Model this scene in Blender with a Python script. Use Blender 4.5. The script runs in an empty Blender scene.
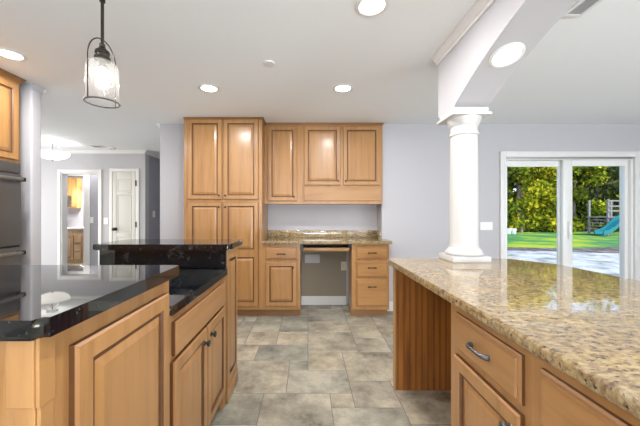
import bpy, bmesh, math, random
from mathutils import Vector, Matrix
random.seed(7)
S = bpy.context.scene
COL = S.collection
PI = math.pi

# ------------------------------------------------------------------ camera, sky, sun, exposure
cd = bpy.data.cameras.new('camera')
cd.sensor_width = 36.0
cd.lens = 300.0 / 640.0 * 36.0
cd.shift_x = 0.01875
cd.shift_y = 0.0016
cd.clip_start = 0.02
cam = bpy.data.objects.new('camera', cd)
cam.location = (0, 0, 1.22)
cam.rotation_euler = (PI / 2, 0, 0)
COL.objects.link(cam)
S.camera = cam

w = bpy.data.worlds.new('sky')
S.world = w
w.use_nodes = True
nt = w.node_tree
bg = nt.nodes['Background']
sky = nt.nodes.new('ShaderNodeTexSky')
sky.sky_type = 'NISHITA'
sky.sun_disc = False
sky.sun_elevation = math.radians(42)
sky.sun_rotation = math.radians(200)
nt.links.new(sky.outputs['Color'], bg.inputs['Color'])
bg.inputs['Strength'].default_value = 0.28

sd = bpy.data.lights.new('sun', 'SUN')
sd.energy = 6.5
sd.color = (1.0, 0.93, 0.78)
sd.angle = math.radians(0.6)
sun = bpy.data.objects.new('sun', sd)
sun.rotation_euler = (math.radians(50), 0, math.radians(75))   # shining towards +Y, over the roof
sun.location = (0, -4, 12)
COL.objects.link(sun)

S.view_settings.view_transform = 'Standard'
S.view_settings.look = 'None'
S.view_settings.exposure = 0.58
S.view_settings.gamma = 1.0
S.view_settings.use_curve_mapping = False
def fill_light(name, loc, rot, sx, sy, power, color):
    ld = bpy.data.lights.new(name, 'AREA')
    ld.shape = 'RECTANGLE'
    ld.size, ld.size_y = sx, sy
    ld.energy = power
    ld.color = color
    o = bpy.data.objects.new(name, ld)
    o.location = loc
    o.rotation_euler = rot
    COL.objects.link(o)
# daylight lamps added at blank walls to brighten the rooms, no windows modelled
fill_light('rear_fill_light', (.6, -2.9, 1.15), (math.radians(128), 0, 0), 5.0, 1.7, 235, (.86, .94, 1.0))
fill_light('dining_fill_light', (5.5, -1.9, 1.25), (math.radians(122), 0, math.radians(90)), 1.9, 1.6, 210, (.86, .94, 1.0))
fill_light('hall_fill_light', (-6.2, 4.0, 1.2), (math.radians(86), 0, math.radians(-90)), 1.6, 1.7, 52, (.95, .98, 1.0))  # unseen lamp added to lighten the hall
CAN_W = 9.5        # power of each recessed ceiling lamp
WARM = (1.0, 0.98, 0.96)

# ------------------------------------------------------------------ materials
def mat(name, base, rough=0.5, metal=0.0, spec=0.5, **kw):
    m = bpy.data.materials.new(name)
    m.use_nodes = True
    b = m.node_tree.nodes['Principled BSDF']
    b.inputs['Base Color'].default_value = (*base, 1)
    b.inputs['Roughness'].default_value = rough
    b.inputs['Metallic'].default_value = metal
    b.inputs['Specular IOR Level'].default_value = spec
    for k, v in kw.items():
        b.inputs[k.replace('_', ' ')].default_value = v
    return m

def N(m, t, **kw):
    n = m.node_tree.nodes.new(t)
    for k, v in kw.items():
        setattr(n, k, v)
    return n

def L(m, a, b):
    m.node_tree.links.new(a, b)

def ramp(m, stops, src, interp='LINEAR'):
    r = N(m, 'ShaderNodeValToRGB')
    r.color_ramp.interpolation = interp
    e = r.color_ramp.elements
    while len(e) > 1:
        e.remove(e[-1])
    e[0].position = stops[0][0]
    e[0].color = (*stops[0][1], 1)
    for p, c in stops[1:]:
        x = e.new(p)
        x.color = (*c, 1)
    L(m, src, r.inputs['Fac'])
    return r.outputs['Color']

def coords(m, scale=(1, 1, 1), kind='Object'):
    tc = N(m, 'ShaderNodeTexCoord')
    mp = N(m, 'ShaderNodeMapping')
    mp.inputs['Scale'].default_value = scale
    L(m, tc.outputs[kind], mp.inputs['Vector'])
    return mp.outputs['Vector']

def noise(m, vec, scale, detail=4, rough=0.55):
    n = N(m, 'ShaderNodeTexNoise')
    n.inputs['Scale'].default_value = scale
    n.inputs['Detail'].default_value = detail
    n.inputs['Roughness'].default_value = rough
    L(m, vec, n.inputs['Vector'])
    return n.outputs['Fac']

def wood(name, light, dark, axis='z', rough=0.32):
    m = mat(name, light, rough)
    sc = {'z': (14, 14, 1.1), 'x': (1.1, 14, 14), 'y': (14, 1.1, 14)}[axis]
    f = noise(m, coords(m, sc), 1.6, 6, 0.6)
    f2 = noise(m, coords(m, (1, 1, 1)), 1.7, 3, 0.5)
    mix = N(m, 'ShaderNodeMath', operation='ADD')
    mul = N(m, 'ShaderNodeMath', operation='MULTIPLY')
    mul.inputs[1].default_value = 0.45
    L(m, f2, mul.inputs[0])
    L(m, f, mix.inputs[0])
    L(m, mul.outputs[0], mix.inputs[1])
    c = ramp(m, [(0.50, dark), (0.74, light), (0.95, tuple(min(1, x * 1.1) for x in light))], mix.outputs[0])
    b = m.node_tree.nodes['Principled BSDF']
    L(m, c, b.inputs['Base Color'])
    b.inputs['Coat Weight'].default_value = 0.25
    b.inputs['Coat Roughness'].default_value = 0.18
    return m

MAPLE_L, MAPLE_D = (0.385, 0.198, 0.072), (0.30, 0.142, 0.046)
wood_v = wood('maple_upright', MAPLE_L, MAPLE_D, 'z')
wood_x = wood('maple_across', MAPLE_L, MAPLE_D, 'x')
wood_y = wood('maple_lengthwise', MAPLE_L, MAPLE_D, 'y')
glaze = mat('maple_glaze', (0.12, 0.05, 0.017), 0.4)
glaze_soft = mat('maple_glaze_soft', (0.34, 0.165, 0.06), 0.4)
wood_dark = wood('beadboard_stain', (0.34, 0.125, 0.024), (0.20, 0.066, 0.013), 'z', 0.35)
crown_m = wood('crown_stain', (0.27, 0.125, 0.042), (0.19, 0.082, 0.027), 'x')
toe_m = mat('toe_kick_wood', (0.30, 0.15, 0.06), 0.5)

column_m = mat('column_paint', (0.53, 0.52, 0.505), 0.4)
wall_m = mat('lavender_paint', (0.49, 0.48, 0.50), 0.85, spec=0.2)
dark_wall_m = mat('grey_and_shaded_paint', (0.36, 0.36, 0.40), 0.85, spec=0.2)  # grey of the bath partition; on the passage wall it paints in shade
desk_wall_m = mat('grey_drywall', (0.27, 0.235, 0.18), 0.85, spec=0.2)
ceil_m = mat('ceiling_paint', (0.835, 0.85, 0.865), 0.9, spec=0.1)
trim_m = mat('white_trim_paint', (0.72, 0.71, 0.70), 0.4)
door_m = mat('white_door_paint', (0.60, 0.585, 0.55), 0.45)
vinyl_m = mat('white_vinyl', (0.78, 0.78, 0.76), 0.35)
steel_m = mat('stainless_steel', (0.22, 0.22, 0.215), 0.36, metal=0.9)
steel_l = mat('stainless_handle', (0.34, 0.34, 0.33), 0.28, metal=0.9)
black_m = mat('black_plastic', (0.012, 0.012, 0.013), 0.35)
bronze_m = mat('dark_bronze', (0.05, 0.042, 0.036), 0.35, metal=0.8)
pewter_m = mat('pewter', (0.16, 0.165, 0.175), 0.32, metal=0.9)
nickel_m = mat('brushed_nickel', (0.42, 0.41, 0.40), 0.3, metal=0.9)
plate_m = mat('white_switch_plate', (0.82, 0.82, 0.82), 0.4)
ivory_m = mat('ivory_plate', (0.62, 0.56, 0.40), 0.4)
greyplate_m = mat('grey_plate', (0.46, 0.45, 0.46), 0.5)
bulb_m = mat('lit_bulb', (1, 1, 1), 0.5)
bulb_m.node_tree.nodes['Principled BSDF'].inputs['Emission Color'].default_value = (1, 0.93, 0.82, 1)
bulb_m.node_tree.nodes['Principled BSDF'].inputs['Emission Strength'].default_value = 6
bowl_m = mat('lit_frosted_glass', (1, 1, 1), 0.4)
bowl_m.node_tree.nodes['Principled BSDF'].inputs['Emission Color'].default_value = (1, 0.95, 0.88, 1)
bowl_m.node_tree.nodes['Principled BSDF'].inputs['Emission Strength'].default_value = 0.85
lens_m = mat('lit_lens', (1, 1, 1), 0.4)
lens_m.node_tree.nodes['Principled BSDF'].inputs['Emission Color'].default_value = (1, 0.98, 0.94, 1)
lens_m.node_tree.nodes['Principled BSDF'].inputs['Emission Strength'].default_value = 5

def glass(name, tint=(1, 1, 1), gloss_rough=0.0, ior=1.45):
    m = bpy.data.materials.new(name)
    m.use_nodes = True
    n = m.node_tree.nodes
    n.clear()
    out = n.new('ShaderNodeOutputMaterial')
    mx = n.new('ShaderNodeMixShader')
    tr = n.new('ShaderNodeBsdfTransparent')
    gl = n.new('ShaderNodeBsdfGlossy')
    fr = n.new('ShaderNodeFresnel')
    fr.inputs['IOR'].default_value = ior
    tr.inputs['Color'].default_value = (*tint, 1)
    gl.inputs['Roughness'].default_value = gloss_rough
    geo = n.new('ShaderNodeNewGeometry')
    inv = n.new('ShaderNodeMath'); inv.operation = 'SUBTRACT'; inv.inputs[0].default_value = 1
    L(m, geo.outputs['Backfacing'], inv.inputs[1])
    mu_ = n.new('ShaderNodeMath'); mu_.operation = 'MULTIPLY'
    L(m, fr.outputs[0], mu_.inputs[0])
    L(m, inv.outputs[0], mu_.inputs[1])
    L(m, mu_.outputs[0], mx.inputs[0])
    L(m, tr.outputs[0], mx.inputs[1])
    L(m, gl.outputs[0], mx.inputs[2])
    L(m, mx.outputs[0], out.inputs[0])
    return m
pane_m = glass('window_glass', (0.97, 0.98, 0.98), 0.0, 1.18)
lampglass_m = glass('lamp_glass', (0.95, 0.95, 0.95), 0.03, 1.6)
def glow_haze(m):  # whitish translucent mix imitates the bulb's glow in the glass
    n = m.node_tree.nodes
    out = [q for q in n if q.type == 'OUTPUT_MATERIAL'][0]
    prev = out.inputs[0].links[0].from_socket
    tl = n.new('ShaderNodeBsdfTranslucent')
    mx = n.new('ShaderNodeMixShader')
    mx.inputs[0].default_value = 0.16
    L(m, prev, mx.inputs[1])
    L(m, tl.outputs[0], mx.inputs[2])
    L(m, mx.outputs[0], out.inputs[0])
glow_haze(lampglass_m)

def granite_gold():
    m = mat('gold_granite', (0.5, 0.42, 0.3), 0.045, spec=0.5, IOR=1.9)
    v = coords(m)
    stretched = coords(m, (0.8, 1.35, 1.2))
    base = ramp(m, [(0.32, (0.07, 0.045, 0.035)), (0.41, (0.20, 0.135, 0.075)), (0.50, (0.33, 0.245, 0.125)), (0.60, (0.42, 0.335, 0.20)), (0.74, (0.50, 0.44, 0.33))], noise(m, stretched, 44, 6, 0.72))
    big = ramp(m, [(0.38, (0.86, 0.84, 0.86)), (0.6, (1.06, 1.0, 0.88))], noise(m, v, 7, 3, 0.6))
    mul = N(m, 'ShaderNodeMix', data_type='RGBA', blend_type='MULTIPLY')
    mul.inputs['Factor'].default_value = 1
    L(m, base, mul.inputs['A'])
    L(m, big, mul.inputs['B'])
    sp = ramp(m, [(0.585, (0, 0, 0)), (0.64, (1, 1, 1))], noise(m, stretched, 55, 4, 0.7))
    mx = N(m, 'ShaderNodeMix', data_type='RGBA')
    L(m, sp, mx.inputs['Factor'])
    L(m, mul.outputs['Result'], mx.inputs['A'])
    mx.inputs['B'].default_value = (0.055, 0.035, 0.028, 1)
    sp2 = ramp(m, [(0.63, (0, 0, 0)), (0.70, (1, 1, 1))], noise(m, v, 46, 3, 0.6))
    mx2 = N(m, 'ShaderNodeMix', data_type='RGBA')
    L(m, sp2, mx2.inputs['Factor'])
    L(m, mx.outputs['Result'], mx2.inputs['A'])
    mx2.inputs['B'].default_value = (0.18, 0.15, 0.15, 1)
    L(m, mx2.outputs['Result'], m.node_tree.nodes['Principled BSDF'].inputs['Base Color'])
    return m
granite_m = granite_gold()

def granite_dark():
    m = mat('black_granite', (0.008, 0.009, 0.012), 0.03, spec=0.5)
    v = coords(m)
    f = noise(m, v, 85, 4, 0.75)
    c = ramp(m, [(0.60, (0.004, 0.005, 0.008)), (0.67, (0.04, 0.05, 0.06)), (0.72, (0.22, 0.23, 0.21))], f)
    f2 = noise(m, coords(m, (1, 2.2, 1)), 9, 5, 0.75)
    c2 = ramp(m, [(0.56, (0, 0, 0)), (0.72, (0.06, 0.062, 0.055))], f2)
    ad = N(m, 'ShaderNodeMix', data_type='RGBA', blend_type='ADD')
    ad.inputs['Factor'].default_value = 1
    L(m, c, ad.inputs['A'])
    L(m, c2, ad.inputs['B'])
    b = m.node_tree.nodes['Principled BSDF']
    L(m, ad.outputs['Result'], b.inputs['Base Color'])
    b.inputs['IOR'].default_value = 1.68
    b.inputs['Specular Tint'].default_value = (1.0, 0.95, 0.68, 1)
    return m
black_granite_m = granite_dark()

def slate():
    m = mat('slate_tile', (0.3, 0.29, 0.26), 0.42, spec=0.4)
    at = N(m, 'ShaderNodeAttribute', attribute_name='tile')
    v = coords(m)
    add = N(m, 'ShaderNodeVectorMath', operation='ADD')
    sc = N(m, 'ShaderNodeVectorMath', operation='SCALE')
    sc.inputs['Scale'].default_value = 37.0
    L(m, at.outputs['Color'], sc.inputs[0])
    L(m, v, add.inputs[0])
    L(m, sc.outputs[0], add.inputs[1])
    f = noise(m, add.outputs[0], 3.4, 9, 0.72)
    c = ramp(m, [(0.33, (0.11, 0.098, 0.076)), (0.43, (0.235, 0.218, 0.178)), (0.53, (0.335, 0.305, 0.245)), (0.62, (0.45, 0.405, 0.325)), (0.74, (0.42, 0.315, 0.205))], f)
    tone = ramp(m, [(0.0, (0.90, 0.96, 1.0)), (0.5, (1.06, 1.06, 1.04)), (1.0, (1.2, 1.14, 1.06))], at.outputs['Fac'])
    mul = N(m, 'ShaderNodeMix', data_type='RGBA', blend_type='MULTIPLY')
    mul.inputs['Factor'].default_value = 1
    L(m, c, mul.inputs['A'])
    L(m, tone, mul.inputs['B'])
    b = m.node_tree.nodes['Principled BSDF']
    L(m, mul.outputs['Result'], b.inputs['Base Color'])
    bp = N(m, 'ShaderNodeBump')
    bp.inputs['Strength'].default_value = 0.25
    bp.inputs['Distance'].default_value = 0.004
    L(m, noise(m, add.outputs[0], 14, 6, 0.6), bp.inputs['Height'])
    L(m, bp.outputs[0], b.inputs['Normal'])
    return m
slate_m = slate()
grout_m = mat('grout', (0.19, 0.175, 0.15), 0.9)

def speckled(name, stops, scale, rough=0.9, det=5):
    m = mat(name, stops[0][1], rough, spec=0.2)
    L(m, ramp(m, stops, noise(m, coords(m), scale, det, 0.7)), m.node_tree.nodes['Principled BSDF'].inputs['Base Color'])
    return m
grass_m = speckled('lawn_grass', [(0.35, (0.02, 0.10, 0.035)), (0.48, (0.035, 0.15, 0.045)), (0.56, (0.14, 0.24, 0.015)), (0.75, (0.30, 0.34, 0.02))], 0.35)
patio_m = speckled('flagstone', [(0.35, (0.10, 0.11, 0.12)), (0.45, (0.24, 0.27, 0.31)), (0.6, (0.38, 0.41, 0.46)), (0.75, (0.46, 0.49, 0.53))], 1.6)
mulch_m = speckled('gravel', [(0.4, (0.03, 0.028, 0.03)), (0.55, (0.10, 0.095, 0.10)), (0.7, (0.24, 0.23, 0.24))], 4)
bark_m = speckled('bark', [(0.4, (0.10, 0.08, 0.06)), (0.65, (0.27, 0.23, 0.19))], 3)

def leaf(name, stops):
    m = bpy.data.materials.new(name)
    m.use_nodes = True
    n = m.node_tree.nodes
    n.clear()
    out = n.new('ShaderNodeOutputMaterial')
    at = n.new('ShaderNodeAttribute')
    at.attribute_name = 'leaf'
    c = ramp(m, stops, at.outputs['Fac'])
    df = n.new('ShaderNodeBsdfDiffuse')
    tl = n.new('ShaderNodeBsdfTranslucent')
    mx = n.new('ShaderNodeMixShader')
    mx.inputs[0].default_value = 0.45
    L(m, c, df.inputs['Color'])
    L(m, c, tl.inputs['Color'])
    L(m, df.outputs[0], mx.inputs[1])
    L(m, tl.outputs[0], mx.inputs[2])
    L(m, mx.outputs[0], out.inputs[0])
    return m
leaf_a = leaf('sunlit_leaves', [(0.0, (0.03, 0.07, 0.012)), (0.45, (0.21, 0.27, 0.02)), (0.75, (0.62, 0.58, 0.03)), (1.0, (0.85, 0.70, 0.06))])  # yellow of sunlight put into the leaf colours
leaf_b = leaf('green_leaves', [(0.0, (0.02, 0.05, 0.012)), (0.5, (0.16, 0.24, 0.02)), (1.0, (0.60, 0.58, 0.05))])
leaf_c = leaf('dull_leaves', [(0.0, (0.03, 0.045, 0.02)), (0.6, (0.09, 0.12, 0.05)), (1.0, (0.22, 0.25, 0.09))])

# ------------------------------------------------------------------ mesh helpers
ORIG = {}
class MB:
    """collects geometry (world coordinates) for ONE mesh object"""
    def __init__(self, *mats):
        self.bm = bmesh.new()
        self.mats = list(mats)
    def box(self, x0, x1, y0, y1, z0, z1, mi=0, bev=0.0):
        bm = self.bm
        r = bmesh.ops.create_cube(bm, size=1.0)
        vs = r['verts']
        for v in vs:
            v.co = Vector(((x0 + x1) / 2 + v.co.x * (x1 - x0), (y0 + y1) / 2 + v.co.y * (y1 - y0), (z0 + z1) / 2 + v.co.z * (z1 - z0)))
        fs = list({f for v in vs for f in v.link_faces})
        for f in fs:
            f.material_index = mi
        if bev:
            es = list({e for f in fs for e in f.edges})
            r2 = bmesh.ops.bevel(bm, geom=es, offset=bev, segments=2, profile=0.5, affect='EDGES')
            for f in r2['faces']:
                f.material_index = mi
        return self
    def loft(self, rings, mi=0, cap=True, closed=True):
        bm = self.bm
        R = [[bm.verts.new(p) for p in ring] for ring in rings]
        n = len(R[0])
        for i in range(len(R) - 1):
            m_ = mi[i] if isinstance(mi, (list, tuple)) else mi
            for k in range(n if closed else n - 1):
                try:
                    f = bm.faces.new((R[i][k], R[i][(k + 1) % n], R[i + 1][(k + 1) % n], R[i + 1][k]))
                    f.material_index = m_
                except ValueError:
                    pass
        if cap:
            a = bm.faces.new(R[0][::-1])
            a.material_index = mi[0] if isinstance(mi, (list, tuple)) else mi
            b = bm.faces.new(R[-1])
            b.material_index = mi[-1] if isinstance(mi, (list, tuple)) else mi
        return self
    def tube(self, pts, r, mi=0, n=10):
        pts = [Vector(p) for p in pts]
        rs = r if isinstance(r, (list, tuple)) else [r] * len(pts)
        rings = []
        up = None
        for i, p in enumerate(pts):
            d = (pts[min(i + 1, len(pts) - 1)] - pts[max(i - 1, 0)]).normalized()
            if up is None:
                up = Vector((0, 0, 1)) if abs(d.z) < 0.9 else Vector((1, 0, 0))
            a = d.cross(up).normalized()
            up = a.cross(d).normalized()
            rings.append([p + (a * math.cos(t) + up * math.sin(t)) * rs[i] for t in [2 * PI * k / n for k in range(n)]])
        return self.loft(rings, mi)
    def lathe(self, prof, c, mi=0, n=32, axis='z', cap=True):
        rings = []
        if not cap: prof = list(prof) + [prof[0]]
        for r, h in prof:
            ring = []
            for k in range(n):
                t = 2 * PI * k / n
                a, b = max(r, 1e-4) * math.cos(t), max(r, 1e-4) * math.sin(t)
                if axis == 'z': p = (c[0] + a, c[1] + b, c[2] + h)
                elif axis == 'x': p = (c[0] + h, c[1] + a, c[2] + b)
                else: p = (c[0] + a, c[1] + h, c[2] + b)
                ring.append(Vector(p))
            rings.append(ring)
        return self.loft(rings, mi, cap)
    def prism(self, pts, vec, mi=0):
        vec = Vector(vec)
        a = [Vector(p) for p in pts]
        return self.loft([a, [p + vec for p in a]], mi)
    def panel(self, face, at, u0, u1, v0, v1, rings, mis):
        """nested rectangles: rings = [(inset, out)], facing '-Y', '+X' or '-X'; at = coordinate of the back"""
        R = []
        for ins, out in rings:
            q = [(u0 + ins, v0 + ins), (u1 - ins, v0 + ins), (u1 - ins, v1 - ins), (u0 + ins, v1 - ins)]
            if face == '-Y': R.append([Vector((u, at - out, v)) for u, v in q])
            elif face == '+X': R.append([Vector((at + out, u, v)) for u, v in q])
            elif face == '-X': R.append([Vector((at - out, u, v)) for u, v in q])
        return self.loft(R, mis)
    def slab(self, outline, z0, z1, r=0.012, mi=0, seg=3, skip_bottom=False):
        bm = self.bm
        a = [bm.verts.new((x, y, z0)) for x, y in outline]
        b = [bm.verts.new((x, y, z1)) for x, y in outline]
        n = len(a)
        fs = [bm.faces.new(a[::-1]), bm.faces.new(b)]
        for k in range(n):
            fs.append(bm.faces.new((a[k], a[(k + 1) % n], b[(k + 1) % n], b[k])))
        es = [e for f in (fs[0], fs[1]) for e in f.edges]
        r2 = bmesh.ops.bevel(bm, geom=es, offset=r, segments=seg, profile=0.5, affect='EDGES')
        return self
    def build(self, name, parent=None, loc=None, smooth=True, mats=None):
        bm = self.bm
        bmesh.ops.recalc_face_normals(bm, faces=bm.faces[:])
        if parent is not None:
            o0 = ORIG[parent.name]
        elif loc is not None:
            o0 = Vector(loc)
        else:
            xs = [v.co for v in bm.verts]
            o0 = Vector(((min(p.x for p in xs) + max(p.x for p in xs)) / 2, (min(p.y for p in xs) + max(p.y for p in xs)) / 2, min(p.z for p in xs)))
        for v in bm.verts:
            v.co -= o0
        me = bpy.data.meshes.new(name)
        bm.to_mesh(me)
        bm.free()
        for m_ in self.mats:
            me.materials.append(m_)
        if smooth:
            me.shade_smooth()
            me.set_sharp_from_angle(angle=math.radians(32))
        o = bpy.data.objects.new(name, me)
        COL.objects.link(o)
        if parent is not None:
            o.parent = parent
        else:
            o.location = o0
        ORIG[o.name] = o0
        return o

def tag(o, label, cat, group=None):
    o['label'] = label
    o['category'] = cat
    if group: o['group'] = group
    return o

def thing(name, loc, label, cat, group=None):
    o = bpy.data.objects.new(name, None)
    o.empty_display_size = 0.1
    o.location = loc
    COL.objects.link(o)
    ORIG[o.name] = Vector(loc)
    return tag(o, label, cat, group)

def struct(o):
    o['kind'] = 'structure'
    return o

def copy_tree(root, loc, label, group=None):
    c = root.copy()
    COL.objects.link(c)
    c.location = loc
    c['label'] = label
    if group: c['group'] = group
    for ch in root.children:
        d = ch.copy()
        COL.objects.link(d)
        d.parent = c
    return c

def rounded(x0, x1, y0, y1, radii, n=5):
    """rectangle outline, radii for corners (x0y0, x1y0, x1y1, x0y1)"""
    pts = []
    cs = [((x0, y0), (1, 1), PI), ((x1, y0), (-1, 1), 1.5 * PI), ((x1, y1), (-1, -1), 0), ((x0, y1), (1, -1), 0.5 * PI)]
    for ((x, y), (sx, sy), a0), r in zip(cs, radii):
        if r <= 0:
            pts.append((x, y))
            continue
        cx, cy = x + sx * r, y + sy * r
        for k in range(n + 1):
            t = a0 + (PI / 2) * k / n
            pts.append((cx + r * math.cos(t), cy + r * math.sin(t)))
    return pts

DOOR_RINGS = [(0, 0), (0, .013), (.006, .019), (.048, .019), (.054, .011), (.064, .0105), (.087, .017)]
DOOR_MI = [1, 2, 0, 1, 1, 0, 0]
SLIM_RINGS = [(0, 0), (0, .009), (.006, .014), (.012, .014), (.016, .019)]
SLIM_MI = [1, 2, 0, 2, 0]
def door(parent, face, at, u0, u1, v0, v1, grain=None, name='door'):
    mb = MB(grain or wood_v, glaze, glaze_soft)
    mb.panel(face, at, u0, u1, v0, v1, DOOR_RINGS, DOOR_MI)
    return mb.build(name, parent, smooth=False)
def two_panel_door(parent, face, at, u0, u1, v0, v1, vm):
    mb = MB(wood_v, glaze, glaze_soft)
    mb.panel(face, at, u0, u1, v0, v1, [(0, 0), (0, .008), (.002, .010)], [1, 1, 1])
    rr = [(0, .005), (0, .019), (.044, .019), (.050, .011), (.060, .0105), (.083, .017)]
    mm = [0, 0, 1, 1, 0, 0]
    mb.panel(face, at, u0 + .005, u1 - .005, v0 + .005, vm, rr, mm)
    mb.panel(face, at, u0 + .005, u1 - .005, vm, v1 - .005, rr, mm)
    return mb.build('door', parent, smooth=False)
def drawer(parent, face, at, u0, u1, v0, v1, name='drawer'):
    mb = MB(wood_x if face == '-Y' else wood_y, glaze, glaze_soft)
    mb.panel(face, at, u0, u1, v0, v1, SLIM_RINGS, SLIM_MI)
    return mb.build(name, parent, smooth=False)
def out_vec(face): return {'-Y': Vector((0, -1, 0)), '+X': Vector((1, 0, 0)), '-X': Vector((-1, 0, 0))}[face]
def P(face, at, u, v, d):
    if face == '-Y': return Vector((u, at - d, v))
    if face == '+X': return Vector((at + d, u, v))
    return Vector((at - d, u, v))
def knob(parent, face, at, u, v, m_, r=0.014):
    mb = MB(m_)
    ax = 'y' if face == '-Y' else 'x'
    s = -1 if face in ('-Y', '-X') else 1
    prof = [(r * .75, 0), (r * .7, .003), (r * .38, .006), (r * .38, .013), (r * .9, .017), (r, .022), (r * .8, .027), (r * .3, .029)]
    c = P(face, at, u, v, 0)
    mb.lathe([(a, s * b) for a, b in prof], c, n=18, axis=ax)
    return mb.build('knob', parent)
def pull(parent, face, at, u, v, w_, m_, r=0.005):
    mb = MB(m_)
    pts = []
    for k in range(13):
        t = -1 + 2 * k / 12
        pts.append(P(face, at, u + t * w_ / 2, v + .004 * (1 - t * t), 0.006 + .022 * (1 - t ** 4)))
    mb.tube(pts, [r * (1.5 - .5 * (1 - (abs(-1 + k / 6)) ** 3)) for k in range(13)], n=10)
    for s in (-1, 1):
        a, b = P(face, at, u + s * w_ * .46, v, 0), P(face, at, u + s * w_ * .46, v, .014)
        mb.tube([a, b], r * 1.5)
    return mb.build('handle', parent)

# ------------------------------------------------------------------ structure
H = 2.357
def wall(name, *boxes, m_=None):
    mb = MB(m_ or wall_m)
    for b in boxes: mb.box(*b)
    return struct(mb.build(name, smooth=False))

# floor: slate tiles of four sizes on a grout bed
def make_floor():
    u, v = 0.1495, 0.152
    ox, oy = 0.0, 2.043
    i0, i1, j0, j1 = -44, 38, -34, 44
    used = {}
    tiles = []
    def put(i, j, a, b):
        tiles.append((i, j, a, b))
        for x in range(i, i + a):
            for y in range(j, j + b): used[(x, y)] = 1
    def free(i, j, a, b):
        return all((x, y) not in used and x < i1 and y < j1 for x in range(i, i + a) for y in range(j, j + b))
    for t in [(-2, -3, 3, 3), (-1, 0, 3, 2), (1, -1, 1, 1), (2, -1, 2, 2), (1, -3, 3, 2), (2, 1, 3, 3), (0, 2, 2, 2), (0, 4, 3, 3), (-1, 2, 1, 1), (-4, 0, 3, 3), (-3, 3, 3, 2), (-2, 5, 2, 2), (-4, -2, 2, 2), (-5, 3, 2, 2), (4, -2, 3, 3)]:
        put(*t)
    rnd = random.Random(11)
    for j in range(j0, j1):
        for i in range(i0, i1):
            if (i, j) in used: continue
            opts = [(3, 3), (3, 2), (2, 3), (2, 2), (2, 2), (3, 3)]
            rnd.shuffle(opts)
            for a, b in opts + [(1, 1)]:
                if free(i, j, a, b):
                    put(i, j, a, b)
                    break
    bm = bmesh.new()
    lay = bm.loops.layers.float_color.new('tile')
    g = 0.0022
    X0, X1, Y0, Y1 = ox + i0 * u, ox + i1 * u, oy + j0 * v, oy + j1 * v
    def quad(p, mi, c):
        f = bm.faces.new([bm.verts.new(q) for q in p])
        f.material_index = mi
        for l in f.loops: l[lay] = (c, c, c, 1)
    r = bmesh.ops.create_cube(bm, size=1)
    for q in r['verts']:
        q.co = Vector(((X0 + X1) / 2 + q.co.x * (X1 - X0), (Y0 + Y1) / 2 + q.co.y * (Y1 - Y0), -0.06 + q.co.z * 0.116))
    for f in bm.faces: f.material_index = 1
    for i, j, a, b in tiles:
        c = rnd.random()
        x0, x1, y0, y1 = ox + i * u + g, ox + (i + a) * u - g, oy + j * v + g, oy + (j + b) * v - g
        e = .0025
        T = [(x0 + e, y0 + e, 0), (x1 - e, y0 + e, 0), (x1 - e, y1 - e, 0), (x0 + e, y1 - e, 0)]
        B = [(x0, y0, -.0025), (x1, y0, -.0025), (x1, y1, -.0025), (x0, y1, -.0025)]
        quad(T, 0, c)
        for k in range(4):
            quad([B[k], B[(k + 1) % 4], T[(k + 1) % 4], T[k]], 0, c)
    me = bpy.data.meshes.new('floor')
    bm.to_mesh(me)
    bm.free()
    me.materials.append(slate_m)
    me.materials.append(grout_m)
    o = bpy.data.objects.new('floor', me)
    COL.objects.link(o)
    return struct(o)
make_floor()

wall('ceiling', (-6.4, 5.75, -3.1, 3.94, H, H + .12), (-6.4, 1.05, 3.94, 4.20, H, H + .12), (-6.4, -1.75, 4.20, 8.5, H, H + .12), m_=ceil_m)
# back wall: desk recess in the middle, opening of the sliding door on the right
WY = 3.79
DX0, DX1, DZ = 2.486, 4.11, 1.938
wall('wall_back_left', (-1.87, -1.463, WY, 4.20, 0, H))
wall('wall_back', (-1.461, .932, 4.05, 4.20, 0, H))
wall('wall_back_right', (.932, DX0, WY, WY + .15, 0, H), (.932, 1.05, WY + .15, 4.20, 0, H), (DX1, 5.75, WY, WY + .15, 0, H), (DX0, DX1, WY, WY + .15, DZ, H))
wall('wall_right', (5.60, 5.75, -3.1, WY, 0, H))
wall('wall_rear', (-3.3, 5.60, -3.1, -2.95, 0, H))
wall('wall_left', (-3.22, -3.10, -2.95, 2.60, 0, H))
# the end of the wall beside the oven tower, with softened corner
mb = MB(wall_m)
mb.loft([[Vector((x, y, z)) for x, y in rounded(-3.22, -2.405, 2.61, 2.715, (0, .018, .018, 0))] for z in (0, H)])
struct(mb.build('wall_oven_side'))
# hall beyond: far wall with a doorway, side wall of a passage, small room behind
HY = 5.38
OX0, OX1, OZ = -4.43, -3.745, 1.964
wall('wall_hall', (-6.3, OX0, HY, HY + .12, 0, H), (OX1, -2.92, HY, HY + .12, 0, H), (OX0, OX1, HY, HY + .12, OZ, H))
wall('wall_hall_left', (-6.4, -6.3, 2.70, 8.5, 0, H))
wall('wall_passage', (-3.04, -2.92, HY + .12, 8.1, 0, H), m_=dark_wall_m)  # darker colour stands for the lack of light on this wall
wall('wall_passage_end', (-2.92, -1.87, 8.0, 8.1, 0, H))
wall('wall_passage_right', (-1.87, -1.75, 4.20, 8.1, 0, H))
# bathroom partition
BY = 5.99
BX1 = -4.45
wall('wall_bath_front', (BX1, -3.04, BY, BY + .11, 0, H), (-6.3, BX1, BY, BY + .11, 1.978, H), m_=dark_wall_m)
wall('wall_bath_far', (-6.3, -3.04, 7.78, 7.90, 0, H))
# unseen block added above the ceiling, its height set to shade the patio
wall('wall_shade_block', (-6.4, 5.75, -3.1, 3.95, H + .12, 7.6), m_=trim_m)

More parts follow.
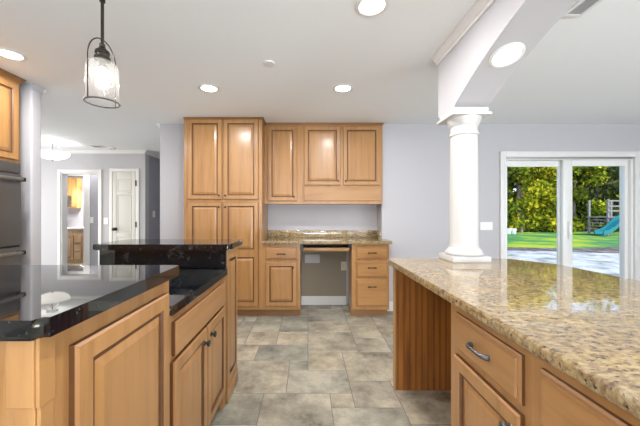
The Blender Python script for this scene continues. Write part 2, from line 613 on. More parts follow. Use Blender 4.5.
def crown(name, path_axis, a0, a1, at, sign, drop=.085, proj=.055, z=H, m_=None):
    """moulding run along x or y; 'at' is the wall plane, sign the direction into the room"""
    prof = [(0, 0), (proj, 0), (proj, -.012), (proj * .82, -.022), (proj * .55, -.04), (proj * .28, -drop * .72), (.012, -drop * .86), (.012, -drop), (0, -drop)]
    mb = MB(m_ or trim_m)
    if path_axis == 'x':
        mb.prism([(a0, at + sign * o, z + h) for o, h in prof], (a1 - a0, 0, 0))
    else:
        mb.prism([(at + sign * o, a0, z + h) for o, h in prof], (0, a1 - a0, 0))
    return struct(mb.build(name, smooth=False))
crown('trim_1', 'x', -6.3, -2.92, HY, -1, drop=.055, proj=.04)
crown('trim_2', 'y', HY - .04, 8.0, -2.92, 1, drop=.055, proj=.04)
crown('trim_3', 'y', 3.77, 8.0, -1.87, -1, drop=.06, proj=.035)
crown('trim_4', 'x', -6.3, -2.40, 2.715, 1, drop=.055, proj=.04)
crown('trim_5', 'y', 2.61, 2.715, -2.405, 1, drop=.05, proj=.016, m_=wall_m)

# arched beam over the island counter, its crown moulding, recessed lamp
def make_arch():
    R, yc, half = 2.505, 0.775, 1.17
    zc = 2.205 - R
    y0, y1 = yc - half, yc + half
    pts = [(-.64, 1.914), (y0, 1.914)]
    n = 48
    for k in range(1, n):
        y = y0 + (y1 - y0) * k / n
        pts.append((y, zc + math.sqrt(R * R - (y - yc) ** 2)))
    pts += [(y1, 1.914), (2.175, 1.914), (2.175, H), (-.64, H)]
    mb = MB(wall_m)
    mb.loft([[Vector((x, y, z)) for y, z in pts] for x in (.945, 1.17)])
    return struct(mb.build('wall_arch'))
make_arch()
crown('trim_6', 'y', -.64, 2.175, .945, -1, drop=.062, proj=.045)
crown('trim_7', 'y', -.64, 2.175, 1.17, 1, drop=.062, proj=.045)

# baseboards
def base(name, x0, x1, y0, y1, h=.115):
    mb = MB(trim_m)
    mb.box(x0, x1, y0, y1, 0.0, h - .012)
    if x1 - x0 > y1 - y0: mb.box(x0, x1, y0 + .004, y1, h - .012, h)
    else: mb.box(x0 + .003, x1 - .003, y0, y1, h - .012, h)
    return struct(mb.build(name, smooth=False))
base('baseboard_back', -.09, .513, 4.028, 4.042)
base('baseboard_dining', .96, 2.41, WY - .015, WY)
base('baseboard_hall', -3.02, -2.93, HY - .015, HY)
base('baseboard_right', 5.585, 5.60, -2.95, WY)
# grey wall under the desk
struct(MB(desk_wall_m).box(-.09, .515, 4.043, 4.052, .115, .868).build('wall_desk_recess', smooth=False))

# ------------------------------------------------------------------ sliding glass door
sl = thing('door_1', (3.3, WY, 0), 'white sliding glass patio door', 'door')
sl['kind'] = 'structure'
mb = MB(trim_m)
for x0, x1, z0, z1 in ((2.42, DX0, 0, 2.008), (DX1, 4.178, 0, 2.008), (DX0, DX1, DZ, 2.008)):
    mb.box(x0, x1, WY - .025, WY, z0, z1, bev=.004)
mb.build('casing', sl)
mb = MB(vinyl_m)
mb.box(DX0, DX0 + .03, WY, WY + .14, 0, DZ); mb.box(DX1 - .03, DX1, WY, WY + .14, 0, DZ)
mb.box(DX0 + .03, DX1 - .03, WY, WY + .14, DZ - .03, DZ); mb.box(DX0 + .03, DX1 - .03, WY, WY + .14, 0.001, .04)
mb.build('door_frame', sl, smooth=False)
MB(nickel_m).box(DX0 + .02, DX1 - .02, WY - .014, WY, DZ - .022, DZ - .002).build('head_track', sl)
def sash(x0, x1, y0, y1, sw0, sw1, name):
    mb = MB(vinyl_m)
    z0, z1 = .04, DZ - .032
    mb.box(x0, x0 + sw0, y0, y1, z0, z1, bev=.003); mb.box(x1 - sw1, x1, y0, y1, z0, z1, bev=.003)
    mb.box(x0 + sw0, x1 - sw1, y0, y1, z1 - .072, z1); mb.box(x0 + sw0, x1 - sw1, y0, y1, z0, z0 + .12)
    s = mb.build(name, sl)
    g = MB(pane_m)
    ym = (y0 + y1) / 2
    g.box(x0 + sw0 - .004, x1 - sw1 + .004, ym - .003, ym + .003, z0 + .116, z1 - .068)
    g.build('pane', s)
    return s
sash(2.491, 3.292, WY + .085, WY + .12, .036, .052, 'fixed_panel')
s2 = sash(3.255, 4.081, WY + .035, WY + .07, .118, .040, 'sliding_panel')
MB(vinyl_m).box(3.31, 3.34, WY + .005, WY + .035, .90, 1.12, bev=.006).build('door_handle', s2)

# ------------------------------------------------------------------ hall doors
def casing(name, x0, x1, y, z1, wid=.052, side=-1):
    mb = MB(trim_m)
    ya, yb = sorted((y, y + side * .018))
    mb.box(x0 - wid, x0, ya, yb, 0, z1 + wid, bev=.004); mb.box(x1, x1 + wid, ya, yb, 0, z1 + wid, bev=.004)
    mb.box(x0, x1, ya, yb, z1, z1 + wid, bev=.004)
    return struct(mb.build(name))
casing('trim_8', OX0, OX1, HY, OZ)
struct(MB(trim_m).box(OX0, OX0 + .02, HY, HY + .12, 0, OZ).box(OX1 - .02, OX1, HY, HY + .12, 0, OZ).box(OX0 + .02, OX1 - .02, HY, HY + .12, OZ - .02, OZ).build('trim_9', smooth=False))
mb = MB(trim_m)
mb.box(BX1 - .02, BX1 + .105, BY - .02, BY, 0, 1.978); mb.box(-6.25, BX1 + .105, BY - .02, BY, 1.978, 2.035)
struct(mb.build('trim_10', smooth=False))

dr = thing('door_2', (-3.29, HY, 0), 'white three panel closet door', 'door')
dr['kind'] = 'structure'
dx0, dx1, dz = -3.497, -3.076, 1.98
mb = MB(trim_m)
for x0, x1, z0, z1 in ((dx0 - .055, dx0, 0, dz + .055), (dx1, dx1 + .055, 0, dz + .055), (dx0, dx1, dz, dz + .055)):
    mb.box(x0, x1, HY - .02, HY, z0, z1, bev=.004)
mb.build('casing', dr)
mb = MB(door_m, door_m)
mb.box(dx0 + .003, dx1 - .003, HY - .008, HY, .01, dz - .003)
for z0, z1 in ((.16, .80), (.88, 1.555), (1.625, 1.835)):
    mb.panel('-Y', HY - .008, dx0 + .085, dx1 - .085, z0, z1, [(0, 0), (0, .001), (.006, .006), (.012, .006), (.02, .001), (.045, .006)], [0] * 6)
# stiles and rails
for a in ((dx0 + .003, dx0 + .075, .01, dz - .003), (dx1 - .075, dx1 - .003, .01, dz - .003), (dx0 + .075, dx1 - .075, 1.845, dz - .003), (dx0 + .075, dx1 - .075, 1.565, 1.615), (dx0 + .075, dx1 - .075, .81, .87), (dx0 + .075, dx1 - .075, .01, .15)):
    mb.box(a[0], a[1], HY - .014, HY - .007, a[2], a[3], bev=.002)
lf = mb.build('door_leaf', dr)
mb = MB(bronze_m)
mb.lathe([(.03, 0), (.03, -.008), (.012, -.014), (.012, -.04), (.028, -.05), (.030, -.065), (.018, -.078), (.002, -.08)], (dx0 + .055, HY - .014, .95), axis='y')
mb.build('knob', lf)
for z in (1.77, 1.03, .25):
    MB(bronze_m).box(dx1 - .006, dx1 + .012, HY - .032, HY - .013, z - .05, z + .05).build('hinge', dr)

# ------------------------------------------------------------------ pantry and wall cabinets
FY = 3.53
pa = thing('pantry_cabinet', (-1.0, FY + .26, 0), 'tall maple pantry cabinet with four doors reaching almost to the ceiling', 'cabinet')
MB(wood_v, toe_m).box(-1.459, -.541, FY, 4.045, .095, 2.325).build('body', pa, smooth=False)
MB(toe_m).box(-1.455, -.541, FY + .07, 4.045, 0.0005, .095).build('toe_kick', pa, smooth=False)
def cab_crown(parent, x0, x1, y0, z0, left=True, right=True):
    prof = [(0, 0), (.004, 0), (.006, .012), (.014, .02), (.018, .028), (.018, .034), (0, .034)]
    mb = MB(crown_m)
    rings = []
    for o, h in [(0, 0), (.005, .0), (.006, .008), (.012, .018), (.018, .024), (.018, .03)]:
        rings.append([Vector((x0 - (o if left else 0), 4.045, z0 + h)), Vector((x0 - (o if left else 0), y0 - o, z0 + h)), Vector((x1 + (o if right else 0), y0 - o, z0 + h)), Vector((x1 + (o if right else 0), 4.045, z0 + h))])
    mb.loft(rings)
    return mb.build('crown_moulding', parent, smooth=False)
cab_crown(pa, -1.459, -.541, FY, 2.325, False, True)
u = lambda px, Y: (px - 308) * Y / 300.0
vz = lambda py, Y: 1.22 - (py - 214) * Y / 300.0
DY = FY - .019
dL0, dL1, dR0, dR1 = u(187.6, DY), u(221.8, DY), u(223.4, DY), u(258.3, DY)
zt, zb, zt2, zb2 = vz(119, DY), vz(199.4, DY), vz(201.8, DY), vz(306.5, DY)
zm = vz(253.5, DY)
pd = []
for (a, b) in ((dL0, dL1), (dR0, dR1)):
    pd.append(door(pa, '-Y', FY, a, b, zb, zt))
    pd.append(two_panel_door(pa, '-Y', FY, a, b, zb2, zt2, zm))
for k, (px, py) in enumerate(((219.2, 195.5), (219.2, 207), (225.6, 195.5), (225.6, 207))):
    knob(pd[k], '-Y', FY - .018, u(px, DY), vz(py, DY), bronze_m, .012)

UY = 3.745
def upper(x0, x1, label, doors, valance=None):
    c = thing('wall_cabinet', ((x0 + x1) / 2, UY + .15, 1.346), label, 'cabinet', None)
    MB(wood_v).box(x0, x1, UY, 4.045, 1.346, 2.325).build('body', c, smooth=False)
    for a, b, ya, yb, kx, ky in doors:
        q = door(c, '-Y', UY, u(a, UY), u(b, UY), vz(yb, UY), vz(ya, UY))
        knob(q, '-Y', UY - .018, u(kx, UY), vz(ky, UY), bronze_m, .012)
    if valance:
        a, b, ya, yb = valance
        MB(wood_x, glaze, glaze_soft).panel('-Y', UY, u(a, UY), u(b, UY), vz(yb, UY), vz(ya, UY), [(0, 0), (0, .008), (.004, .012)], [1, 2, 0]).build('valance_panel', c, smooth=False)
    return c
xm = u(301.8, UY)
u1 = upper(-.5405, xm - .001, 'narrow one-door maple wall cabinet beside the tall pantry', [(267.8, 297.2, 126.4, 201, 294, 196.8)])
cab_crown(u1, -.519, xm - .001, UY, 2.325, False, False)
u2 = upper(xm, .93, 'wide two-door maple wall cabinet with plain lower panel above the desk', [(304, 340.6, 126.4, 185.3, 338, 181), (343, 379.8, 126.4, 185.3, 345.6, 181)], (304, 380.3, 187, 200.8))
cab_crown(u2, xm, .93, UY, 2.325, False, True)

# desk base cabinets
def base_cab(x0, x1, label, name='base_cabinet'):
    c = thing(name, ((x0 + x1) / 2, FY + .26, 0), label, 'cabinet')
    yb = 4.034 if x1 < .9 else WY - .001
    MB(wood_v).box(x0, x1, FY, yb, .095, .868).build('body', c, smooth=False)
    MB(toe_m).box(x0, x1, FY + .07, yb, .0005, .095).build('toe_kick', c, smooth=False)
    return c
c = base_cab(-.5395, -.092, 'maple base cabinet with one drawer over one door beside the pantry')
d = drawer(c, '-Y', FY, u(265.3, DY), u(297, DY), vz(259.3, DY), vz(247.4, DY))
pull(d, '-Y', FY - .018, u(281, DY), vz(254, DY), .09, bronze_m)
d = door(c, '-Y', FY, u(265.3, DY), u(297, DY), vz(306.4, DY), vz(262, DY))
knob(d, '-Y', FY - .018, u(293, DY), vz(267.4, DY), bronze_m, .012)
c = base_cab(.515, .955, 'maple drawer base cabinet with three drawers at the right of the desk', 'drawer_cabinet')
for ya, yb, yh in ((246.5, 259.2, 253), (261, 277.3, 267.8), (279.2, 306.4, 286.8)):
    d = drawer(c, '-Y', FY, u(356.4, DY), u(388, DY), vz(yb, DY), vz(ya, DY))
    pull(d, '-Y', FY - .018, u(372.2, DY), vz(yh, DY), .09, bronze_m)
# desk granite top with upstand
c = thing('desk_countertop', (.22, 3.78, .87), 'speckled gold granite desk top with low backsplash against the back wall', 'countertop')
MB(granite_m).slab([(-.540, 3.49)] + rounded(-.3, .985, 3.49, WY - .002, (0, .02, 0, 0))[1:8] + [(.930, WY - .002), (.930, 4.048), (-.540, 4.048)], .870, .905, .009).build('slab', c, smooth=False)
MB(granite_m).box(-.540, .929, 4.022, 4.048, .9055, 1.003, bev=.002).build('backsplash', c)
MB(granite_m).box(.902, .929, 3.77, 4.021, .9055, 1.003, bev=.002).build('side_splash', c)
# keyboard tray
c = thing('keyboard_tray', (.21, 3.6, .78), 'shallow maple keyboard tray hung under the granite desk top', 'tray')
MB(wood_x).box(u(303.5, FY), u(349.5, FY), FY + .01, 3.95, vz(251.4, FY), vz(247.9, FY), bev=.003).build('shelf', c)
for x0 in (-.090, .480):
    MB(black_m).box(x0, x0 + .032, FY + .03, 3.95, .800, .868).build('slide_rail', c)
MB(black_m).box(-.055, .477, FY + .10, 3.95, .850, .868).build('mounting_plate', c)

# ------------------------------------------------------------------ left island
isl = thing('island_cabinet', (-1.0, .86, 0), 'maple island cabinet with raised-panel side under the high black counter', 'cabinet')
FX = -.52
MB(wood_v, glaze).box(-1.75, FX, .605, 1.122, .10, .993).build('body', isl, smooth=False)
MB(toe_m).box(-1.70, FX - .06, .66, 1.12, .0005, .10).build('toe_kick', isl, smooth=False)
sd_ = door(isl, '+X', FX, .652, 1.090, .13, .934, name='side_panel')
# square corner post with a wider block at the top
mb = MB(wood_v)
mb.box(-.571, -.517, .565, .604, .852, .992, bev=.002).box(-.562, -.520, .571, .604, .10, .851, bev=.002)
mb.build('corner_post', isl, smooth=False)
mb = MB(wood_v)
mb.box(-.5165, -.5085, .568, .604, .852, .992, bev=.001).box(-.5195, -.512, .574, .604, .10, .851, bev=.001)
mb.build('post_side', isl, smooth=False)
mb = MB(wood_v, glaze, glaze_soft)
mb.panel('-Y', .605, -1.20, -.63, .13, .934, DOOR_RINGS, DOOR_MI)
mb.build('front_panel', isl, smooth=False)

sk = thing('sink_base_cabinet', (-.9, 1.5, 0), 'maple sink base cabinet with two doors and black knobs facing the aisle', 'cabinet')
SX = -.530
MB(wood_v).box(-1.75, SX, 1.1225, 1.92, .10, .834).build('body', sk, smooth=False)
MB(toe_m).box(-1.70, SX - .06, 1.123, 1.919, .0005, .10).build('toe_kick', sk, smooth=False)
MB(wood_y, glaze, glaze_soft).panel('+X', SX, 1.165, 1.868, .668, .800, [(0, 0), (0, .014), (.003, .019)], [1, 2, 0]).build('false_drawer_front', sk, smooth=False)
d = door(sk, '+X', SX, 1.150, 1.526, .115, .648)
knob(d, '+X', SX + .019, 1.482, .582, black_m, .017)
d = door(sk, '+X', SX, 1.538, 1.868, .115, .648)
knob(d, '+X', SX + .019, 1.582, .587, black_m, .017)
MB(wood_v).box(SX - .02, SX, 1.872, 1.919, .0005, .10).build('corner_foot', sk, smooth=False)

bar = thing('bar_partition', (-.9, 2.06, 0), 'maple bar end wall with narrow raised panel under the raised black bar top', 'partition')
MB(wood_v).box(-1.33, FX, 1.9395, 2.205, .0005, .993).build('body', bar, smooth=False)
mb = MB(wood_v, glaze, glaze_soft)
mb.panel('+X', FX, 1.945, 2.198, .11, .965, [(0, 0), (0, .002), (.045, .002), (.049, -.004), (.053, -.004), (.065, .001)], [0, 0, 1, 1, 0, 0])
mb.build('end_panel', bar, smooth=False)
MB(wood_y).box(FX, FX + .006, 1.925, 2.205, .0005, .10, bev=.002).build('base_strip', bar)

def black_top(name, outline, z0, z1, label, cat='countertop'):
    mb = MB(black_granite_m)
    mb.slab(outline, z0, z1, .0125, seg=5)
    o = mb.build(name, smooth=False)
    return tag(o, label, cat)
black_top('raised_countertop', rounded(-1.80, -.475, .535, 1.117, (.03, .018, .010, .01)), .993, 1.030, 'glossy black granite raised counter nearest the camera, under the pendant lamp')
mb = MB(black_granite_m)
mb.slab(rounded(-1.78, -.512, 1.1235, 1.918, (0, .012, .012, 0)), .835, .872, .0125, seg=5)
tag(mb.build('lower_countertop', smooth=False), 'black granite lower counter between the raised counter and the bar', 'countertop')
bt = thing('bar_top', (-.9, 2.07, .905), 'long black granite bar top at the far end of the left island', 'countertop')
MB(black_granite_m).slab(rounded(-1.357, -.49, 1.875, 2.275, (.02, .015, .03, .03)), .994, 1.030, .0125, seg=5).build('slab', bt, smooth=False)
MB(black_granite_m).box(-1.335, -.525, 1.920, 1.9385, .873, .993).build('riser', bt)

# ------------------------------------------------------------------ right island
RX = .60
def rcab(y0, y1, label):
    c = thing('island_base_cabinet', (.9, (y0 + y1) / 2, 0), label, 'cabinet', None)
    MB(wood_v).box(RX, 1.20, y0, y1, .10, .868).build('body', c, smooth=False)
    MB(toe_m).box(RX + .07, 1.20, y0, y1, .0005, .10).build('toe_kick', c, smooth=False)
    w0, w1 = y0 + .037, y1 - .037
    if y1 > 1.2: w0, w1 = .829, 1.200
    d = drawer(c, '-X', RX, w0, w1, .690, .829)
    pull(d, '-X', RX - .018, (w0 + w1) / 2, .757, .105, pewter_m, .006)
    d = door(c, '-X', RX, w0, w1, .13, .662)
    knob(d, '-X', RX - .018, w0 + .032, .607, pewter_m, .017)
    return c
rcab(.80, 1.259, 'maple island cabinet with drawer and door at the open knee space')
rcab(.36, .7995, 'maple island cabinet nearest the camera, partly out of frame, drawer with grey pull')
rcab(-.08, .3595, 'maple island cabinet behind the one nearest the camera in the right island')
ep = thing('end_panel', (1.05, 2.09, 0), 'brown beadboard end panel carrying the far end of the gold granite island top', 'panel')
mb = MB(wood_dark, glaze)
x = .612
rings_pts = [(.608, 2.074)]
while x < 1.44:
    rings_pts += [(x + .003, 2.074), (x + .0055, 2.0795), (x + .008, 2.074), (x + .012, 2.074), (x + .0145, 2.0785), (x + .017, 2.074)]
    x += .0415
rings_pts += [(1.46, 2.074), (1.46, 2.105), (.608, 2.105)]
mb.loft([[Vector((a, b, z)) for a, b in rings_pts] for z in (.0005, .868)])
x = .612
while x < 1.44:
    mb.box(x + .0035, x + .0075, 2.0752, 2.0785, .001, .867, 1).box(x + .0125, x + .0165, 2.0752, 2.0785, .001, .867, 1)
    x += .0415
mb.build('beadboard', ep, smooth=False)
MB(wood_v).box(.600, .6078, 2.070, 2.118, .0005, .868).build('edge_strip', ep, smooth=False)
MB(wood_dark).box(1.16, 1.1995, 1.2595, 2.0735, .0005, .868).build('knee_wall', ep, smooth=False)
out = [(.560, -.15), (1.575, -.15), (1.575, 1.86), (1.560, 1.92), (1.42, 2.09), (1.375, 2.130), (1.33, 2.145)]
out += [(.56 + .045 + .045 * math.cos(t), 2.145 - .045 + .045 * math.sin(t)) for t in [PI / 2 + PI / 2 * k / 6 for k in range(7)]]
mb = MB(granite_m)
mb.slab(out, .869, .905, .011, seg=5)
tag(mb.build('island_countertop', smooth=False), 'large speckled gold granite island top with the white column standing on it', 'countertop')

# column
co = thing('column', (1.058, 2.04, .905), 'round white column rising from the gold granite island to the arch', 'column')
MB(column_m).box(.934, 1.182, 1.932, 2.142, .9055, .945, bev=.003).build('plinth', co)
cc = (1.058, 2.037, 0)
mb = MB(column_m)
mb.lathe([(.098, .945), (.103, .952), (.103, .962), (.098, .970), (.094, .975), (.096, .982), (.096, .988)] + [(.0955, .99), (.090, 1.01), (.0885, 1.03), (.088, 1.25), (.086, 1.5), (.083, 1.72), (.082, 1.755)], cc, n=48)
mb.build('shaft', co)
mb = MB(column_m)
mb.lathe([(.105, .9455), (.115, .950), (.117, .960), (.112, .972), (.103, .982), (.098, .990), (.091, 1.000), (.091, 1.003)], cc, n=48)
mb.build('base_ring', co)
mb = MB(column_m)
mb.lathe([(.080, 1.745), (.089, 1.748), (.091, 1.755), (.089, 1.762), (.083, 1.766), (.083, 1.805), (.090, 1.812), (.096, 1.825), (.103, 1.842), (.108, 1.852), (.108, 1.862)], cc, n=48)
mb.build('capital', co)
MB(column_m).box(.930, 1.184, 1.925, 2.165, 1.8625, 1.880, bev=.003).box(.945, 1.170, 1.94, 2.150, 1.880, 1.9135).build('abacus', co)

# ------------------------------------------------------------------ oven tower
ot = thing('oven_cabinet', (-2.76, 1.9, 0), 'tall maple cabinet tower at the left edge around the wall oven', 'cabinet')
OFX = -2.42
MB(wood_v).box(-3.095, OFX, 1.30, 2.515, .095, 2.31).build('body', ot, smooth=False)
MB(toe_m).box(-3.095, OFX - .06, 1.30, 2.515, .0005, .095).build('toe_kick', ot, smooth=False)
mb = MB(crown_m)
rings = []
for o, h in [(0, 0), (.006, .0), (.008, .012), (.022, .03), (.03, .036), (.03, .044)]:
    rings.append([Vector((-3.095, 1.30, 2.31 + h)), Vector((OFX + o, 1.30, 2.31 + h)), Vector((OFX + o, 2.515 + o, 2.31 + h)), Vector((-3.095, 2.515 + o, 2.31 + h))])
mb.loft(rings)
mb.build('crown_moulding', ot, smooth=False)
door(ot, '+X', OFX, 2.10, 2.495, 1.665, 2.29)
door(ot, '+X', OFX, 1.69, 2.08, 1.665, 2.29)
ov = thing('wall_oven', (-2.5, 2.10, .25), 'stainless steel double wall oven built into the tall cabinet', 'oven')
MB(steel_m).box(-2.419, -2.385, 1.73, 2.49, 1.555, 1.640, bev=.003).build('control_panel', ov)
for k, (z0, z1) in enumerate(((.965, 1.549), (.30, .948))):
    dd = MB(steel_m).box(-2.419, -2.383, 1.73, 2.49, z0, z1, bev=.003).build('oven_door', ov)
    zh = z1 - .045
    mb = MB(steel_l, black_m)
    mb.tube([(-2.345, 1.77, zh), (-2.345, 2.46, zh)], .014, 0, 14)
    for y in (1.785, 2.468):
        mb.box(-2.383, -2.335, y - .018, y + .018, zh - .016, zh + .016, 1, bev=.003)
    mb.build('handle', dd)
for z0, z1 in ((.949, .964), (1.5495, 1.5545)):
    MB(black_m).box(-2.419, -2.390, 1.735, 2.485, z0, z1).build('vent_gap', ov)

# ------------------------------------------------------------------ lamps
def area_light(name, loc, r, power, parent=None, rot=(0, 0, 0), spread=PI, color=WARM):
    ld = bpy.data.lights.new(name, 'AREA')
    ld.shape = 'DISK'
    ld.size = r * 2
    ld.energy = power
    ld.color = color
    ld.spread = spread
    o = bpy.data.objects.new(name, ld)
    COL.objects.link(o)
    if parent is not None:
        o.parent = parent
        o.location = Vector(loc) - ORIG[parent.name]
    else: o.location = loc
    o.rotation_euler = rot
    return o
def can(x, y, label, power=None):
    t = thing('recessed_light', (x, y, H), label, 'ceiling light')
    mb = MB(trim_m)
    mb.lathe([(.070, -.0005), (.092, -.0005), (.092, -.004), (.084, -.009), (.072, -.009), (.068, -.005)], (x, y, H), n=36, cap=False)
    mb.build('trim_ring', t)
    MB(lens_m).lathe([(.0695, -.0008), (.0695, -.004)], (x, y, H), n=36).build('lens', t)
    area_light('lamp', (x, y, H - .012), .065, power or CAN_W, t)
    return t
can(.316, 2.707, 'recessed ceiling light over the aisle before the desk')
can(-.893, 2.707, 'recessed ceiling light in front of the pantry doors')
can(.348, 1.632, 'recessed ceiling light at the top edge of the picture')
can(-2.118, 2.132, 'recessed ceiling light at the left, beside the oven tower')
can(-1.4, .6, 'added out-of-view ceiling light behind the pendant lamp', None)  # fill lamp added outside the view
for x, y, where in ((.37, .2, 'over the aisle, straight above the camera'), (-1.2, -1.0, 'behind the left island'), (.4, -1.6, 'in the aisle behind the camera'), (-2.2, -1.9, 'in the rear left corner of the kitchen'), (-4.5, 3.6, 'in the hall, hidden behind the oven wall'), (-4.3, 5.72, 'just inside the hall doorway'), (3.3, .8, 'over the near side of the dining room'), (3.3, -1.4, 'over the rear of the dining room')):  # more ceiling lamps added out of view to fill the rooms with light
    can(x, y, 'added out-of-view ceiling light ' + where, 5.0 if y > 5 else 16.0 if x < -4 else None)
# lamp in the arch soffit
R_, yc_ = 2.505, .775
yl = 1.60
zl = 2.205 - R_ + math.sqrt(R_ * R_ - (yl - yc_) ** 2)
ang = math.asin((yl - yc_) / R_)
t = thing('arch_light', (1.058, yl, zl), 'round recessed light set in the underside of the arch', 'ceiling light')
M_ = Matrix.Translation((1.058, yl, zl)) @ Matrix.Rotation(-ang, 4, 'X')
for nm, prof, mt in (('trim_ring', [(.066, -.001), (.084, -.001), (.084, -.004), (.07, -.008), (.065, -.006)], trim_m), ('lens', [(.0645, -.001), (.0645, -.005)], lens_m)):
    mb = MB(mt)
    mb.lathe(prof, (0, 0, 0), n=32, cap=(nm == 'lens'))
    for v in mb.bm.verts: v.co = M_ @ v.co
    mb.build(nm, t)
area_light('lamp', M_ @ Vector((0, 0, -.012)), .06, CAN_W * .22, t, rot=(-ang, 0, 0))

# pendant
PX, PY = -.935, 1.364
pe = thing('pendant_lamp', (PX, PY, H), 'clear glass jar pendant with dark metal hoop hanging over the black counter', 'pendant lamp')
MB(bronze_m).lathe([(.06, 0), (.06, -.012), (.03, -.025), (.008, -.03)], (PX, PY, H - .0005)).build('canopy', pe)
mb = MB(bronze_m)
mb.tube([(PX, PY, H - .028), (PX, PY, 1.975)], .0068)
for z in (2.19, 1.985): mb.lathe([(.006, -.008), (.012, -.006), (.012, .006), (.006, .008)], (PX, PY, z), n=16)
mb.build('rod', pe)
mb = MB(bronze_m)
mb.lathe([(.010, 1.985), (.016, 1.970), (.028, 1.960), (.030, 1.948), (.026, 1.945), (.026, 1.935), (.032, 1.932), (.034, 1.918), (.020, 1.912), (.016, 1.885)], (PX, PY, 0), n=24)
mb.build('socket', pe)
GR, GB, GT = .065, 1.722, 1.905
mb = MB(lampglass_m)
mb.lathe([(.034, GT + .008), (.050, GT + .003), (.061, GT - .008), (GR, GT - .022), (GR, GB + .02), (GR, GB), (GR - .003, GB), (GR - .003, GT - .022), (.058, GT - .011), (.048, GT), (.034, GT + .005)], (PX, PY, 0), n=40, cap=False)
mb.build('glass_shade', pe)
mb = MB(bronze_m)
# ring at the bottom and the hoop
ring = [(PX + (GR + .003) * math.cos(t_), PY + (GR + .003) * math.sin(t_), GB + .004) for t_ in [2 * PI * k / 40 for k in range(41)]]
mb.tube(ring, .0028, n=8)
hd = Vector((math.cos(math.radians(75)), math.sin(math.radians(75)), 0)) * (GR + .004)
hoop = [Vector((PX, PY, GB + .004)) - hd]
for k in range(17):
    a = PI - PI * k / 16
    hoop.append(Vector((PX, PY, 1.915)) + hd * math.cos(a) + Vector((0, 0, .098 * math.sin(a))))
hoop.append(Vector((PX, PY, GB + .004)) + hd)
mb.tube(hoop, .0028, n=8)
mb.build('hoop', pe)
mb = MB(bulb_m)
mb.lathe([(.012, 1.885), (.016, 1.872), (.028, 1.845), (.030, 1.825), (.024, 1.802), (.010, 1.790), (.002, 1.788)], (PX, PY, 0), n=20)
mb.build('bulb', pe)

# hall lamp
LX, LY = -3.98, 4.67
hl = thing('bowl_ceiling_lamp', (LX, LY, H), 'frosted glass bowl ceiling lamp in the hall with three thin metal arms', 'ceiling lamp')
mb = MB(nickel_m)
mb.lathe([(.075, -.0005), (.075, -.014), (.02, -.022), (.010, -.03), (.010, -.15), (.02, -.16), (.02, -.19), (.008, -.20), (.008, -.292), (.016, -.300), (.012, -.315), (.001, -.322)], (LX, LY, H), n=24)
mb.build('stem', hl)
mb = MB(nickel_m)
for k in range(3):
    a = math.radians(95 + 120 * k)
    q = Vector((math.cos(a), math.sin(a), 0))
    mb.tube([Vector((LX, LY, H - .02)) + q * .05, Vector((LX, LY, H - .10)) + q * .13, Vector((LX, LY, H - .178)) + q * .222], .004, n=8)
mb.build('arms', hl)
mb = MB(bowl_m)
mb.lathe([(.012, -.290), (.09, -.284), (.16, -.262), (.205, -.228), (.226, -.188), (.229, -.180), (.222, -.180), (.200, -.224), (.155, -.255), (.09, -.276), (.012, -.282)], (LX, LY, H), n=40, cap=False)
mb.build('bowl', hl)
area_light('lamp', (LX, LY, H - .235), .09, 1.0, hl, rot=(PI, 0, 0))

# detectors, vents
def detector(x, y, r, label, name='smoke_detector', cat='smoke detector', h=.03):
    mb = MB(trim_m)
    mb.lathe([(r, 0), (r, -h * .3), (r * .9, -h * .8), (r * .6, -h), (.002, -h)], (x, y, H), n=28)
    tag(mb.build(name), label, cat)
detector(-.293, 2.259, .045, 'small round white cover plate on the kitchen ceiling', 'ceiling_cover_plate', 'cover plate', .012)
detector(-3.36, 5.15, .06, 'round smoke detector on the hall ceiling near the far wall')
def vent(x0, x1, y0, y1, label, n=8):
    t = thing('ceiling_vent', ((x0 + x1) / 2, (y0 + y1) / 2, H), label, 'vent')
    mb = MB(trim_m)
    z0, z1 = H - .012, H - .0005
    mb.box(x0, x0 + .02, y0, y1, z0, z1).box(x1 - .02, x1, y0, y1, z0, z1).box(x0 + .02, x1 - .02, y0, y0 + .02, z0, z1).box(x0 + .02, x1 - .02, y1 - .02, y1, z0, z1)
    mb.build('frame', t, smooth=False)
    mb = MB(greyplate_m)
    for k in range(n):
        xx = x0 + .024 + (x1 - x0 - .05) * k / (n - 1)
        mb.box(xx, xx + .005, y0 + .02, y1 - .02, H - .009, H - .0006)
    mb.build('louvres', t, smooth=False)
vent(1.44, 1.555, 1.46, 1.714, 'white ceiling vent beyond the arch on the dining side')
vent(-3.62, -3.44, 4.93, 5.10, 'small white ceiling vent in the hall')

# plates on the walls
def plate(name, face, at, u_, v_, w_, h_, n, label, cat, m_=plate_m, kind='rocker'):
    t = thing(name, P(face, at, u_, v_, 0), label, cat)
    MB(m_).panel(face, at, u_ - w_ / 2, u_ + w_ / 2, v_ - h_ / 2, v_ + h_ / 2, [(0, 0.0005), (0, .004), (.003, .006)], [0, 0, 0]).build('cover_plate', t, smooth=False)
    for k in range(n):
        c_ = u_ + (k - (n - 1) / 2) * w_ / n
        if kind == 'rocker':
            MB(m_).panel(face, at, c_ - .016, c_ + .016, v_ - .032, v_ + .032, [(0, .0061), (.001, .0095)], [0, 0]).build('rocker', t, smooth=False)
        elif kind == 'outlet':
            for s in (-1, 1):
                mb = MB(m_, black_m)
                mb.panel(face, at, c_ - .015, c_ + .015, v_ + s * .02 - .013, v_ + s * .02 + .013, [(0, .0061), (.002, .008)], [0, 0])
                for q in (-.006, .006):
                    mb.panel(face, at, c_ + q - .0012, c_ + q + .0012, v_ + s * .02 - .003, v_ + s * .02 + .006, [(0, .0075), (0, .0083)], [1, 1])
                mb.build('socket', t, smooth=False)
